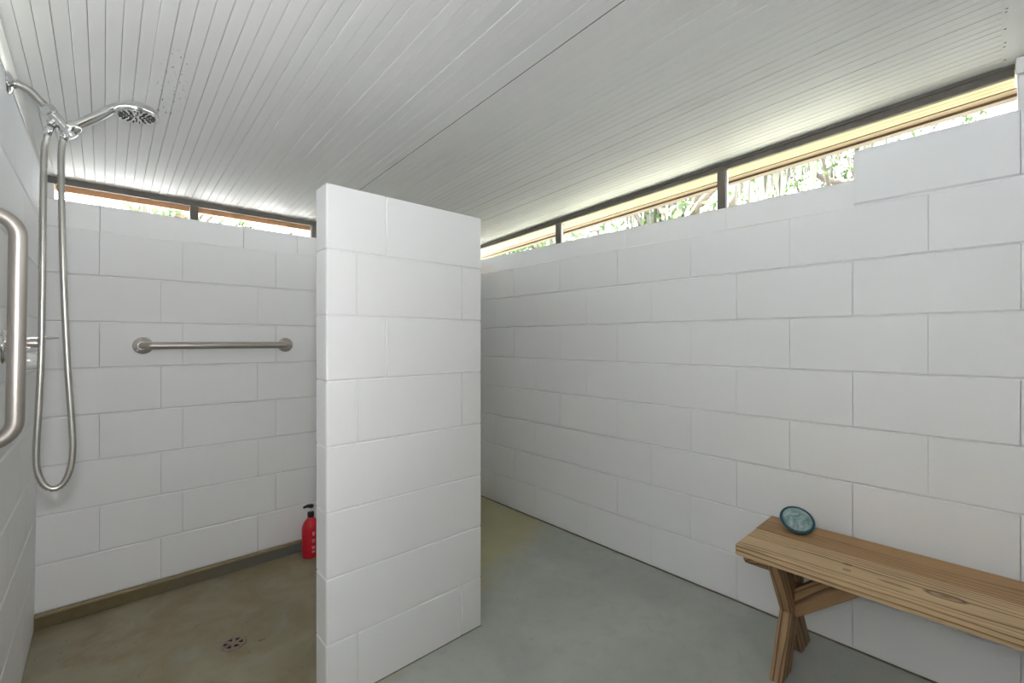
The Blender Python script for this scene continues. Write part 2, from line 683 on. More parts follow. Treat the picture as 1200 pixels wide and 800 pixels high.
# left wall (leaning a hair), built upright in its own space and then tilted
H = 2.12
bm = box_bm((-0.195, Y0 - 0.2, -0.10), (-DEP, D + 0.2, zc(D)))
wall_left = struct(link('wall_left', mesh_of(bm, 'wall_left'), 'white_block_paint'))
wall_left.location = (LXB, 0, 0)
wall_left.rotation_euler = (0, math.atan((LXT - LXB) / 1.88), 0)


def frame_left(u, z, u2):        # face looks to +X
    return Matrix.Translation((random.random() * 0.0006, u, z)) @ Matrix(((0, -1, 0, 0), (1, 0, 0, 0), (0, 0, 1, 0), (0, 0, 0, 1)))


for i in range(10):
    z0 = -0.066 if i == 0 else i * B
    js = [0.32 + (k * 2 + i % 2) * B for k in range(-6, 9)]
    z1 = (i + 1) * B
    if i < 9:
        course(wall_left, frame_left, Y0, D - 0.001, js, z0, z1, faint=0.5)
    else:
        course(wall_left, frame_left, Y0, D - 0.001, js, z0, zc(D) - 0.002, faint=0.5)

# unseen front wall: closed to the ceiling, dark colour added to absorb light near camera
bm = box_bm((-0.42, Y0 - 0.195, -0.1), (W, Y0, TOPR + 0.22))
box_bm((-0.42, Y0 - 0.195, TOPR + 0.22), (W, Y0, zc(Y0) - 0.002), bm=bm)
box_bm((W - 0.05, Y0 - 0.195, TOPR + 0.22), (W, Y0, zc(Y0) - 0.002), bm=bm)
struct(link('wall_front', mesh_of(bm, 'wall_front'), 'dark_absorber_wall'))

# floors: painted slab (L shape) and the sunken shower pan
PANZ = -0.062
PX1, PY0 = 1.06, 1.44
bm = box_bm((-0.43, Y0 - 0.6, -0.12), (W + 0.19, PY0, 0.0))
box_bm((PX1, PY0, -0.12), (W + 0.19, D + 0.19, 0.0), bm=bm)
floor = struct(link('floor', mesh_of(bm, 'floor'), 'grey_green_floor_paint'))
struct(box('floor_shower', (-0.43, PY0, -0.20), (PX1, D + 0.19, PANZ), 'stained_shower_concrete'))

# curb along the foot of the back wall in the shower: face and a thin lip
bb = struct(box('baseboard_back', (-0.215, D - 0.012, PANZ), (PX1, D + 0.004, -0.006), 'curb_coating', bevel=0.003))
box('lip', (-0.215, D - 0.020, -0.010), (PX1, D + 0.003, 0.001), 'curb_lip', bb, bevel=0.002)

# partition: four-inch block, one and a half blocks long
PX, PXR, PT = 0.503, 1.107, 0.0935
part = struct(box('wall_partition', (PX + 0.004, PY + 0.004, 0.0), (PXR - 0.004, PY + PT - 0.004, 8 * B - 0.02), 'white_block_paint'))
PZ = -0.010
for i in range(8):
    z0 = 0.0 if i == 0 else i * B + PZ
    z1 = (i + 1) * B + PZ
    js = [PX, PX + 0.098, PX + 0.508, PXR] if i % 2 == 0 else [PX, PX + 0.198, PXR]
    g = 0.0012
    if i in (1, 2, 3):
        gv = 0.0
    else:
        gv = g
    for k, (a, b) in enumerate(zip(js, js[1:])):
        bm = bmesh.new()
        bmesh.ops.create_cube(bm, size=1)
        la, lb = a + (gv if k else 0), b - (gv if b < PXR - 0.01 else 0)
        lo, hi = (la, PY, z0 + (g if i else 0)), (lb, PY + PT, z1 - g)
        for vtx in bm.verts:
            vtx.co = Vector([lo[q] + (vtx.co[q] + 0.5) * (hi[q] - lo[q]) for q in range(3)])
        outer_v = [e for e in bm.edges if abs(e.verts[0].co.z - e.verts[1].co.z) > 0.05]
        corner = [e for e in outer_v if (abs(e.verts[0].co.x - PX) < 1e-4 or abs(e.verts[0].co.x - PXR) < 1e-4)]
        head = [e for e in outer_v if e not in corner]
        horiz = [e for e in bm.edges if e not in outer_v]
        if corner:
            bmesh.ops.bevel(bm, geom=corner, offset=0.0065, segments=3, affect='EDGES', profile=0.5)
        horiz = [e for e in bm.edges if abs(e.verts[0].co.z - e.verts[1].co.z) < 1e-5 and e.calc_face_angle(0) > 0.9 and abs(e.calc_face_angle(0)) < 2.2]
        bmesh.ops.bevel(bm, geom=horiz, offset=0.0030, segments=1, affect='EDGES', profile=0.5)
        if gv:
            head = [e for e in bm.edges if abs(e.verts[0].co.z - e.verts[1].co.z) > 0.05 and e.calc_face_angle(0) > 1.2]
            bmesh.ops.bevel(bm, geom=head, offset=0.0024, segments=1, affect='EDGES', profile=0.5)
        o = link('block', mesh_of(bm, 'partition_block'), 'white_block_paint', part)

# dirty gap at the foot of the walls
box('base_joint', (W + 0.0008, Y0, 0.0002), (W + DEP, D, 0.0052), 'joint_dirt_gap_shade', wall_right)
box('base_joint', (PX + 0.002, PY - 0.0006, 0.0002), (PXR - 0.002, PY + 0.004, 0.0045), 'joint_dirt_gap_shade', part)

# ---------------------------------------------------------------- ceiling: roof deck carrying the beadboard strips
XR_OUT, YB_OUT = 2.34, 2.93
bm = hexa_bm([(-0.5, Y0 - 0.7, zc(Y0 - 0.7) + 0.014), (XR_OUT + 0.02, Y0 - 0.7, zc(Y0 - 0.7) + 0.014), (XR_OUT + 0.02, YB_OUT, zc(YB_OUT) + 0.014), (-0.5, YB_OUT, zc(YB_OUT) + 0.014),
              (-0.5, Y0 - 0.7, zc(Y0 - 0.7) + 0.11), (XR_OUT + 0.02, Y0 - 0.7, zc(Y0 - 0.7) + 0.11), (XR_OUT + 0.02, YB_OUT, zc(YB_OUT) + 0.11), (-0.5, YB_OUT, zc(YB_OUT) + 0.11)])
ceiling = struct(link('ceiling', mesh_of(bm, 'ceiling'), 'white_trim_paint'))
PW = 0.0318


def plank_mesh(name, w, y0, y1, gr, mat):
    """strip with eased edges that make the V between neighbours; follows the slope"""
    bm = bmesh.new()
    prof = [(0.0, 0.013), (0.0003, gr), (0.0010, gr * 0.15), (0.0022, 0.0), (w - 0.0022, 0.0), (w - 0.0010, gr * 0.15), (w - 0.0003, gr), (w, 0.013)]
    ra = [bm.verts.new((x, y0, zc(y0) + h)) for x, h in prof]
    rb = [bm.verts.new((x, y1, zc(y1) + h)) for x, h in prof]
    for k in range(len(prof) - 1):
        bm.faces.new((ra[k], ra[k + 1], rb[k + 1], rb[k]))
    bm.faces.new((ra[0], rb[0], rb[-1], ra[-1]))
    bm.faces.new(ra)
    bm.faces.new(rb[::-1])
    me = mesh_of(bm, name)
    me.materials.append(MATS[mat])
    return me


YBAR = D + 0.052                  # clerestory plane, back
XBAR = W + 0.052                  # and right
pm = [plank_mesh('plank_a', PW, 0.0, YBAR + 0.01, 0.0014, 'white_beadboard_paint'),
      plank_mesh('plank_b', PW, 0.0, YBAR + 0.01, 0.0026, 'white_beadboard_paint')]
SEAM = 0.925
n_l = int((SEAM - LXT) / PW)
n_r = int((XBAR + 0.02 - SEAM) / PW)
for k in range(-n_l, n_r):
    o = link('plank', pm[0 if random.random() < 0.6 else 1], None, ceiling)
    o.location = (SEAM + k * PW + (0.0040 if k >= 0 else 0.0), 0, random.choice((0, 0, 0.0007, -0.0004)))
x_first = SEAM - n_l * PW
# open seam between two runs of beadboard: a dark strip inside paints the gap's shade
link('seam_dark_fill', mesh_of(hexa_bm([(SEAM + 0.0003, 0.0, zc(0) + 0.0012), (SEAM + 0.0037, 0.0, zc(0) + 0.0012), (SEAM + 0.0037, YBAR, zc(YBAR) + 0.0012), (SEAM + 0.0003, YBAR, zc(YBAR) + 0.0012),
     (SEAM + 0.0003, 0.0, zc(0) + 0.012), (SEAM + 0.0037, 0.0, zc(0) + 0.012), (SEAM + 0.0037, YBAR, zc(YBAR) + 0.012), (SEAM + 0.0003, YBAR, zc(YBAR) + 0.012)]), 'seam_dark_fill'), 'joint_dirt_gap_shade', ceiling)
# cornice strip where the ceiling meets the left wall
struct(link('trim_1', mesh_of(hexa_bm([(LXT - 0.004, 0.0, zc(0) - 0.004), (x_first + 0.006, 0.0, zc(0) - 0.004), (x_first + 0.006, YBAR, zc(YBAR) - 0.004), (LXT - 0.004, YBAR, zc(YBAR) - 0.004),
      (LXT - 0.004, 0.0, zc(0) + 0.012), (x_first + 0.006, 0.0, zc(0) + 0.012), (x_first + 0.006, YBAR, zc(YBAR) + 0.012), (LXT - 0.004, YBAR, zc(YBAR) + 0.012)]), 'trim_1'), 'white_trim_paint'))
# flat batten that closes the strip ends, with its nails
bat = struct(link('trim_2', mesh_of(hexa_bm([(LXT, -0.07, zc(-0.07) - 0.003), (XBAR, -0.07, zc(-0.07) - 0.003), (XBAR, 0.004, zc(0.004) - 0.003), (LXT, 0.004, zc(0.004) - 0.003),
      (LXT, -0.07, zc(-0.07) + 0.013), (XBAR, -0.07, zc(-0.07) + 0.013), (XBAR, 0.004, zc(0.004) + 0.013), (LXT, 0.004, zc(0.004) + 0.013)]), 'trim_2'), 'white_trim_paint'))
nail = mesh_of(lathe_bm([(0, -0.0016), (0.0026, -0.001), (0.003, 0.0), (0, 0.0)], seg=8), 'nail')
nail.materials.append(MATS['nail_head'])
for px, py in ((1180, 10), (1179, 14), (1178, 34), (1178, 50), (1177, 55), (1177.5, 70)):
    d = ray(px, py)
    p = O + d * ((CA - 0.003 - HC) / (d.z - CB * d.y))
    o = link('nail', nail, None, bat)
    o.location = p
# white post standing on the tall part of the right wall
post = struct(box('trim_3', (W + 0.012, -0.125, 9 * B - 0.008), (W + 0.11, -0.028, zc(-0.03) - 0.055), 'white_trim_paint', bevel=0.002))
box('cap_board', (W + 0.004, -0.133, zc(-0.03) - 0.0545), (W + 0.115, -0.024, zc(-0.03) - 0.004), 'white_trim_paint', post, bevel=0.002)


# ---------------------------------------------------------------- clerestory windows
def sloped_bar(name, x0, x1, y0, y1, zt0, zt1, zb0, zb1, mat, parent=None):
    return link(name, mesh_of(hexa_bm([(x0, y0, zb0), (x1, y0, zb0), (x1, y1, zb1), (x0, y1, zb1), (x0, y0, zt0), (x1, y0, zt0), (x1, y1, zt1), (x0, y1, zt1)]), name), mat, parent)


def rbot(y):                      # underside of the right window's head rail
    return 1.9455 - 0.0492 * y


win_r = struct(sloped_bar('window_1', XBAR, XBAR + 0.016, -0.022, YBAR, zc(-0.022) + 0.006, zc(YBAR) + 0.006, rbot(-0.022), rbot(YBAR), 'dark_bronze'))
sloped_bar('head_stop', XBAR - 0.007, XBAR + 0.002, -0.022, YBAR - 0.002, zc(-0.022) - 0.001, zc(YBAR) - 0.001, zc(-0.022) - 0.012, zc(YBAR) - 0.010, 'dark_bronze', win_r)
lo = box_bm((XBAR + 0.004, YO + 2 * B + 0.002, RT), (XBAR + 0.030, YBAR, RT + 0.004))
link('sill_rail', mesh_of(lo, 'sill_rail'), 'dark_bronze', win_r)
mull = [0.868, 1.862]
for y in mull:
    m = box('mullion', (XBAR + 0.002, y - 0.0165, RT), (XBAR + 0.040, y + 0.0165, rbot(y) + 0.004), 'dark_bronze', win_r)
    box('channel', (XBAR + 0.014, y - 0.023, RT + 0.001), (XBAR + 0.026, y - 0.0162, rbot(y) + 0.003), 'white_plastic', m)
edges = [YO + 2 * B + 0.004] + mull + [YBAR - 0.004]
for a, b in zip(edges, edges[1:]):
    a += 0.0165
    b -= 0.0165
    sloped_bar('pane', XBAR + 0.018, XBAR + 0.022, a, b, rbot(a) + 0.003, rbot(b) + 0.003, RT + 0.003, RT + 0.003, 'window_glass', win_r)
sloped_bar('pane', XBAR + 0.018, XBAR + 0.022, -0.02, YO + 2 * B + 0.0195, rbot(-0.02) + 0.003, rbot(0.39) + 0.003, 9 * B - 0.004, 9 * B - 0.004, 'window_glass', win_r)

zb_b = 1.8060                     # underside of the back window's head rail
win_b = struct(box('window_2', (LXT + 0.006, YBAR, zb_b), (XBAR, YBAR + 0.016, zc(YBAR) + 0.004), 'dark_bronze'))
box('sill_rail', (LXT + 0.006, YBAR + 0.004, RB), (XBAR, YBAR + 0.030, RB + 0.003), 'dark_bronze', win_b)
mb = [0.3365, 0.922, 1.50]
for x in mb:
    box('mullion', (x - 0.0165, YBAR + 0.002, RB), (x + 0.0165, YBAR + 0.040, zb_b + 0.004), 'dark_bronze', win_b)
box('jamb', (LXT + 0.004, YBAR + 0.006, RB), (-0.158, YBAR + 0.04, zb_b + 0.002), 'white_trim_paint', win_b)
ex = [-0.158 - 0.0165] + mb + [XBAR - 0.002]
for a, b in zip(ex, ex[1:]):
    box('pane', (a + 0.0165, YBAR + 0.018, RB + 0.002), (b - 0.0165, YBAR + 0.022, zb_b + 0.003), 'window_glass', win_b)

# ---------------------------------------------------------------- eaves outside
sof = struct(sloped_bar('soffit_right', XBAR + 0.045, XR_OUT, -1.2, YB_OUT, zc(-1.2) + 0.014, zc(YB_OUT) + 0.014, zc(-1.2) + 0.0105, zc(YB_OUT) + 0.0105, 'tan_soffit_paint'))
sp_m = plank_mesh('soffit_plank', PW, -1.2, YB_OUT, 0.0042, 'tan_soffit_paint')
k = 0
while XBAR + 0.047 + (k + 1) * PW < XR_OUT:
    o = link('plank', sp_m, None, sof)
    o.location = (XBAR + 0.047 + k * PW, 0, -0.0005)
    k += 1
fr_ = struct(sloped_bar('fascia_right', XR_OUT - 0.018, XR_OUT + 0.022, -1.2, YB_OUT + 0.02, zc(-1.2) + 0.11, zc(YB_OUT) + 0.11, zc(-1.2) - 0.014, zc(YB_OUT) - 0.014, 'brown_fascia_paint'))
sloped_bar('drip_shade_strip', XR_OUT - 0.062, XR_OUT - 0.016, -1.2, YB_OUT, zc(-1.2) + 0.012, zc(YB_OUT) + 0.012, zc(-1.2) - 0.004, zc(YB_OUT) - 0.004, 'tan_brown_shade', fr_)  # widened drip edge; its mid tone paints the soffit's shading towards the edge
sofb = struct(box('soffit_back', (-0.45, 2.8185, zc(YB_OUT) + 0.0115), (XBAR, YB_OUT, zc(YB_OUT) + 0.013), 'orange_soffit_stain'))
sb_m = plank_mesh('soffit_plank_back', 0.092, 2.8185, YB_OUT, 0.004, 'orange_soffit_stain')
for k in range(26):
    o = link('plank', sb_m, None, sofb)
    o.location = (-0.42 + k * 0.094, 0, 0)
struct(box('fascia_back', (-0.5, 2.796, 1.7885), (XBAR + 0.03, 2.818, zc(2.85) + 0.012), 'orange_soffit_stain'))

# ---------------------------------------------------------------- outdoors
gnd = box('ground', (-30, -30, -0.45), (34, 34, -0.205), 'sandy_ground')
struct(gnd)
struct(box('added_bounce_slab', (-9, D + 0.2, -0.204), (3.2, 24, -0.18), 'pale_bounce_slab'))  # unseen slab, added pale to bounce sunlight up through the back window

outb = thing('outbuilding_wall', 'beige stuccoed wall end with white corner boards beyond the eave', 'wall', (3.3, -0.4, -0.205))
box('wall_panel', (0.0, -0.5, 0), (1.2, 0.425, 3.1), 'stucco_beige', outb)
box('corner_board', (-0.03, 0.40, 0), (0.05, 0.455, 3.1), 'white_trim_paint', outb, 0.004)
box('corner_board', (-0.045, 0.335, 0), (0.0, 0.365, 3.1), 'white_trim_paint', outb, 0.004)


def leaf_quads(rng, clusters, n, size, flat=False, droop=0.0):
    vs, fs = [], []
    for i in range(n):
        c, r = rng.choice(clusters)
        d = Vector((rng.gauss(0, 1), rng.gauss(0, 1), rng.gauss(0, 0.8)))
        p = c + d * (r * 0.55)
        a = Vector((rng.uniform(-1, 1), rng.uniform(-1, 1), rng.uniform(-1, 1) - droop)).normalized()
        b = a.cross(Vector((rng.uniform(-1, 1), rng.uniform(-1, 1), rng.uniform(-1, 1)))).normalized()
        s = size * rng.uniform(0.6, 1.3)
        k = len(vs)
        vs += [p - a * s, p + b * s * 0.45, p + a * s, p - b * s * 0.45]
        fs.append((k, k + 1, k + 2, k + 3))
    return vs, fs


def tree(label, loc, h, seed, leaf_n, moss_n, spread=1.9, trunk_r=0.2, low=0.42):
    rng = random.Random(seed)
    root = thing('oak_tree', label, 'tree', loc, 'trees outside the windows')
    bm = bmesh.new()
    th = h * 0.62
    trunk = spline([(0, 0, 0), (rng.uniform(-.2, .2), rng.uniform(-.2, .2), th * 0.4), (rng.uniform(-.4, .4), rng.uniform(-.4, .4), th * 0.75), (rng.uniform(-.5, .5), rng.uniform(-.5, .5), th)], 5)
    n = len(trunk)
    tube_bm(trunk, [trunk_r * (1.25 - 0.85 * i / (n - 1)) for i in range(n)], 9, bm=bm)
    link('trunk', mesh_of(bm, 'trunk'), 'bark', root, smooth=True)
    bm = bmesh.new()
    tips = []
    for j in range(13):
        s = rng.uniform(low, 1.0)
        p0 = trunk[min(n - 1, int(s * (n - 1)))]
        a = rng.uniform(0, 2 * math.pi)
        ln = spread * rng.uniform(0.6, 1.1)
        p1 = p0 + Vector((math.cos(a) * ln * .5, math.sin(a) * ln * .5, h * rng.uniform(.04, .12)))
        p2 = p0 + Vector((math.cos(a + .3) * ln, math.sin(a + .3) * ln, h * rng.uniform(.08, .3)))
        br = spline([p0, p1, p2], 5)
        tube_bm(br, [0.07 * (1.1 - i / len(br)) * trunk_r / 0.2 + 0.008 for i in range(len(br))], 6, bm=bm)
        tips += [(p2, rng.uniform(.45, .8)), (p1, rng.uniform(.3, .6))]
        for q in range(3):
            b = a + rng.uniform(-1, 1)
            p3 = p2 + Vector((math.cos(b), math.sin(b), rng.uniform(-.3, .6))) * ln * 0.4
            tube_bm([p2, (p2 + p3) / 2 + Vector((0, 0, .05)), p3], [0.02, 0.013, 0.006], 5, bm=bm)
            tips.append((p3, rng.uniform(.3, .6)))
    link('branches', mesh_of(bm, 'branches'), 'bark', root, smooth=True)
    vs, fs = leaf_quads(rng, tips, leaf_n, 0.075)
    me = bpy.data.meshes.new('foliage')
    me.from_pydata(vs, [], fs)
    o = link('foliage', me, 'oak_leaf', root)
    o['kind'] = 'stuff'
    if moss_n:
        vs, fs = [], []
        for i in range(moss_n):
            c, r = rng.choice(tips)
            p = c + Vector((rng.gauss(0, .4), rng.gauss(0, .4), -rng.random() * .2)) * r
            ln = rng.uniform(.25, .8)
            wv = rng.uniform(.02, .05)
            a = rng.uniform(0, math.pi)
            d = Vector((math.cos(a), math.sin(a), 0)) * wv
            k = len(vs)
            vs += [p - d, p + d, p + d * .6 + Vector((rng.gauss(0, .03), rng.gauss(0, .03), -ln * .6)), p + Vector((0, 0, -ln)), p - d * .8 + Vector((0, 0, -ln * .5))]
            fs.append((k, k + 1, k + 2, k + 3, k + 4))
        me = bpy.data.meshes.new('moss')
        me.from_pydata(vs, [], fs)
        o = link('hanging_moss', me, 'spanish_moss', root)
        o['kind'] = 'stuff'
    return root


G = -0.205
tree('mossy oak with thick grey trunk seen through the window over the side wall', (7.1, 3.6, G), 5.6, 3, 2200, 600, 1.5, 0.24)
tree('leafy green oak standing farther off beyond the mossy grey-trunked oak', (9.4, 9.4, G), 8.2, 11, 7000, 60, 1.5, 0.2)
tree('small leafy oak standing out past the corner of the two eaves', (5.2, 8.6, G), 5.4, 5, 6000, 40, 1.1, 0.15)
tree('thin mossy oak with sparse leaves near the beige wall end', (12.8, 2.0, G), 8.6, 21, 3500, 350, 1.9, 0.22)
tree('distant oak seen beneath the back eave, behind the shower wall', (1.2, 17.0, G), 8.5, 31, 4000, 300, 2.6, 0.25)

# dry leaf clumps caught on the outer ledge behind the shower
rng = random.Random(4)
for px, lab in ((213, 'clump of dry brown leaves beside the dark back window mullion'), (285, 'dark clump of dead leaves on the back ledge, midway along the pane'), (341, 'small clump of dead leaves on the back ledge close to the partition')):
    p = on_y(px, 258, D + 0.125)
    root = thing('leaf_litter', lab, 'leaves', (p.x, p.y, RB), 'dead leaves on the back ledge')
    for k in range(9):
        bm = bmesh.new()
        s = rng.uniform(0.012, 0.022)
        c = Vector((rng.uniform(-.03, .03), rng.uniform(-.02, .02), 0.004 + 0.004 * k * 0.7))
        pts = [(-s, 0, 0), (-s * .3, s * .45, .004), (s * .5, s * .4, .006), (s, 0, .002), (s * .4, -s * .42, .005), (-s * .4, -s * .4, .003)]
        top = [bm.verts.new((x, y, z + .0012)) for x, y, z in pts]
        bot = [bm.verts.new((x, y, z)) for x, y, z in pts]
        bm.faces.new(top)
        bm.faces.new(bot[::-1])
        for q in range(6):
            bm.faces.new((bot[q], bot[(q + 1) % 6], top[(q + 1) % 6], top[q]))
        o = link('leaf', mesh_of(bm, 'leaf'), 'dry_leaf', root)
        o.location = c
        o.rotation_euler = (rng.uniform(-.5, .5), rng.uniform(-.5, .5), rng.uniform(0, 6.3))


# ---------------------------------------------------------------- bench
BX0, BX1, BZT, BYL, BYR = 1.612, 1.978, 0.430, 0.625, -0.93
SEAMX = 1.806
bench = thing('wooden_bench', 'weathered pine plank bench with crossed legs standing along the white block wall', 'bench', ((BX0 + BX1) / 2, (BYL + BYR) / 2, 0))
bo = bench.location


def bpart(name, lo, hi, mat, bevel=0.003):
    """a board whose mesh is centred on its own origin"""
    c = [(a + b) / 2 for a, b in zip(lo, hi)]
    o = link(name, mesh_of(box_bm([a - m for a, m in zip(lo, c)], [b - m for b, m in zip(hi, c)], bevel), name), mat, bench)
    o.location = Vector(c) - bo
    return o


p1 = bpart('seat_plank', (BX0, BYR, BZT - 0.038), (SEAMX - 0.0012, BYL, BZT), 'bench_wood_front')
p1['label'] = 'paler front plank with knots'
p2 = bpart('seat_plank', (SEAMX + 0.0012, BYR, BZT - 0.038), (BX1, BYL + 0.002, BZT), 'bench_wood_back')
p2['label'] = 'darker brown rear plank'


def board(name, a, b, width, thick, wdir, mat='bench_wood_leg', bevel=0.0025):
    """board from a to b; its width runs along wdir, its thickness across; local Y is its length"""
    a, b = Vector(a), Vector(b)
    L = (b - a).length
    y = (b - a).normalized()
    x = (Vector(wdir) - y * y.dot(Vector(wdir))).normalized()
    z = x.cross(y)
    bm = box_bm((-width / 2, -L / 2, -thick / 2), (width / 2, L / 2, thick / 2), bevel)
    o = link(name, mesh_of(bm, name), mat, bench)
    m = Matrix((x, y, z)).transposed().to_4x4()
    m.translation = (a + b) / 2 - bo
    o.matrix_local = m
    return o


def cut_leg(name, xb, xt, y, thick):
    """leg with ends cut level with floor and seat; length axis tilted in the X-Z plane"""
    hw = 0.0445
    z1 = BZT - 0.076 + 0.0375
    d = Vector((xt - xb, 0, z1)).normalized()
    w = hw / d.z                                   # half width measured level
    pts = []
    for yy in (y - thick / 2, y + thick / 2):
        pts.append([(xb - w, yy, 0), (xb + w, yy, 0), (xt + w, yy, z1), (xt - w, yy, z1)])
    c = Vector(((xb + xt) / 2, y, z1 / 2))
    # board space: local Y along the leg
    Y = d
    Z = Vector((0, 1, 0))
    X = Y.cross(Z)
    R = Matrix((X, Y, Z)).transposed()
    inv = R.transposed()
    P = [[inv @ (Vector(p) - c) for p in ring] for ring in pts]
    bm = hexa_bm(P[0] + P[1])
    bmesh.ops.bevel(bm, geom=bm.edges[:], offset=0.0025, segments=1, affect='EDGES', profile=0.5)
    o = link(name, mesh_of(bm, name), 'bench_wood_leg', bench)
    m = R.to_4x4()
    m.translation = c - bo
    o.matrix_local = m
    return o


for ly, sgn in ((0.509, 1), (-0.81, -1)):
    cut_leg('leg', 1.690, 1.905, ly, 0.038)
    cut_leg('leg', 1.918, 1.672, ly, 0.0365)
    # cleat across the underside, beyond the legs, its ends clipped
    y0, y1 = (0.530, 0.606) if sgn > 0 else (-0.91, -0.832)
    zt = BZT - 0.0385
    xa, xb = 1.634, 1.955
    prof = [(xa, zt), (xb, zt), (xb, zt - 0.016), (xb - 0.02, zt - 0.034), (xa + 0.02, zt - 0.034), (xa, zt - 0.016)]
    bm = bmesh.new()
    c = Vector(((xa + xb) / 2, (y0 + y1) / 2, zt - 0.017))
    ra = [bm.verts.new(Vector((-(x - c.x), 0, z - c.z)).xzy.to_3d() if False else Vector((y0 - c.y, x - c.x, z - c.z))) for x, z in prof]
    rb = [bm.verts.new(Vector((y1 - c.y, x - c.x, z - c.z))) for x, z in prof]
    bm.faces.new(ra)
    bm.faces.new(rb[::-1])
    for q in range(6):
        bm.faces.new((ra[q], ra[(q + 1) % 6], rb[(q + 1) % 6], rb[q]))
    o = link('cleat', mesh_of(bm, 'cleat'), 'bench_wood_leg', bench)
    o.matrix_local = Matrix.Translation(c - bo) @ Matrix(((0, 1, 0, 0), (1, 0, 0, 0), (0, 0, 1, 0), (0, 0, 0, 1)))
    # diagonal brace from the crossing up to the seat
    if sgn > 0:
        board('brace', (1.797, 0.512, 0.197), (1.797, 0.285, 0.387), 0.080, 0.038, (0, 1, 1))
    else:
        board('brace', (1.797, -0.813, 0.197), (1.797, -0.586, 0.387), 0.080, 0.038, (0, -1, 1))

# ---------------------------------------------------------------- teal disc on the bench
sp_ = on_z(936, 624.5, BZT)
tdir = Vector((-0.78, -0.28, 0.56)).normalized()         # the face looks up and out into the room
soap = thing('decorative_disc', 'oval teal disc with pale marbled face propped on the wooden bench', 'ornament', (sp_.x, sp_.y, BZT))
RX_, RY_ = 0.056, 0.047
prof_b = [(0.0, -0.040), (0.35, -0.0375), (0.62, -0.031), (0.82, -0.021), (0.95, -0.009), (1.0, 0.002), (0.985, 0.008), (0.93, 0.0115), (0.83, 0.0115)]
prof_f = [(0.84, 0.0108), (0.78, 0.0135), (0.55, 0.0155), (0.25, 0.0165), (0.0, 0.0168)]
bm = lathe_bm(prof_b, seg=36, sx=RX_, sy=RY_)
rim = link('rim', mesh_of(bm, 'rim'), 'teal_rim', soap, smooth=True)
bm = lathe_bm(prof_f, seg=36, sx=RX_, sy=RY_)
face = link('face', mesh_of(bm, 'face'), 'teal_marbled_face', soap, smooth=True)
zax = tdir
xax = Vector((0.28, -0.78, -0.30))
xax = (xax - zax * xax.dot(zax)).normalized()
yax = zax.cross(xax)
R3 = Matrix((xax, yax, zax)).transposed()
low = min((R3 @ vtx.co).z for vtx in rim.data.vertices)
lowv = min((R3 @ vtx.co for vtx in rim.data.vertices), key=lambda q: q.z)
M4 = R3.to_4x4()
M4.translation = Vector((-lowv.x, -lowv.y, -low + 0.0003))
rim.matrix_local = M4
face.matrix_local = M4.copy()

# ---------------------------------------------------------------- red pump bottle
bp = on_z(364.2, 650.5, PANZ)
bot = thing('pump_bottle', 'red pump bottle with black pump standing on the shower floor', 'bottle', (bp.x, bp.y, PANZ))
br_ = 0.0455
lathe('bottle_body', [(0, 0.0), (br_ - 0.005, 0.0), (br_ - 0.001, 0.003), (br_, 0.010), (br_ + 0.0005, 0.15), (br_ - 0.002, 0.168), (br_ - 0.009, 0.186), (0.026, 0.201), (0.0165, 0.211), (0.0145, 0.218), (0, 0.218)], 'red_plastic', bot, seg=40)
lathe('pump_collar', [(0, 0.216), (0.0165, 0.216), (0.0172, 0.219), (0.0172, 0.238), (0.0155, 0.242), (0.008, 0.245), (0, 0.245)], 'black_plastic', bot, seg=28)
lathe('pump_stem', [(0, 0.243), (0.0048, 0.243), (0.0048, 0.268), (0, 0.268)], 'white_plastic', bot, seg=16)
dirn = Vector((-math.cos(TH), math.sin(TH), 0))
tops = Vector((0, 0, 0.272))
nz = link('pump_nozzle', mesh_of(tube_bm(spline([tops - dirn * 0.014 + Vector((0, 0, 0.001)), tops + Vector((0, 0, 0.003)), tops + dirn * 0.02 + Vector((0, 0, 0.001)), tops + dirn * 0.040 - Vector((0, 0, 0.007))], 5),
      [0.008, 0.0105, 0.011, 0.011, 0.011, 0.0115, 0.011, 0.0105, 0.010, 0.0095, 0.009, 0.008, 0.0075, 0.007, 0.0065, 0.006], 14), 'nozzle'), 'black_plastic', bot, smooth=True)
# pale print, wrapped on the body facing the room
fx = math.atan2(-bp.y, -bp.x)


def wrap_patch(name, a0, a1, z0, z1, mat):
    bm = bmesh.new()
    r0, r1 = br_ + 0.0004, br_ + 0.0010
    n_ = 5
    g = []
    for r in (r0, r1):
        g.append([[bm.verts.new((r * math.cos(a0 + (a1 - a0) * i / n_), r * math.sin(a0 + (a1 - a0) * i / n_), z)) for i in range(n_ + 1)] for z in (z0, z1)])
    for lay in g:
        for i in range(n_):
            bm.faces.new((lay[0][i], lay[0][i + 1], lay[1][i + 1], lay[1][i]))
    return link(name, mesh_of(bm, name), mat, bot)


c0 = fx + 0.30
for q in range(4):                                    # small emblem: four petals
    a = c0 + (-0.07, 0.07, -0.04, 0.04)[q]
    z = (0.140, 0.140, 0.130, 0.130)[q]
    wrap_patch('print_mark', a - 0.055, a + 0.055, z - 0.005, z + 0.005, 'pale_print')
for z, w_ in ((0.104, .16), (0.096, .2), (0.088, .12), (0.066, .18), (0.060, .2), (0.054, .15), (0.040, .2), (0.034, .17)):
    wrap_patch('print_mark', c0 - w_, c0 + w_, z - 0.0013, z + 0.0013, 'pale_print')

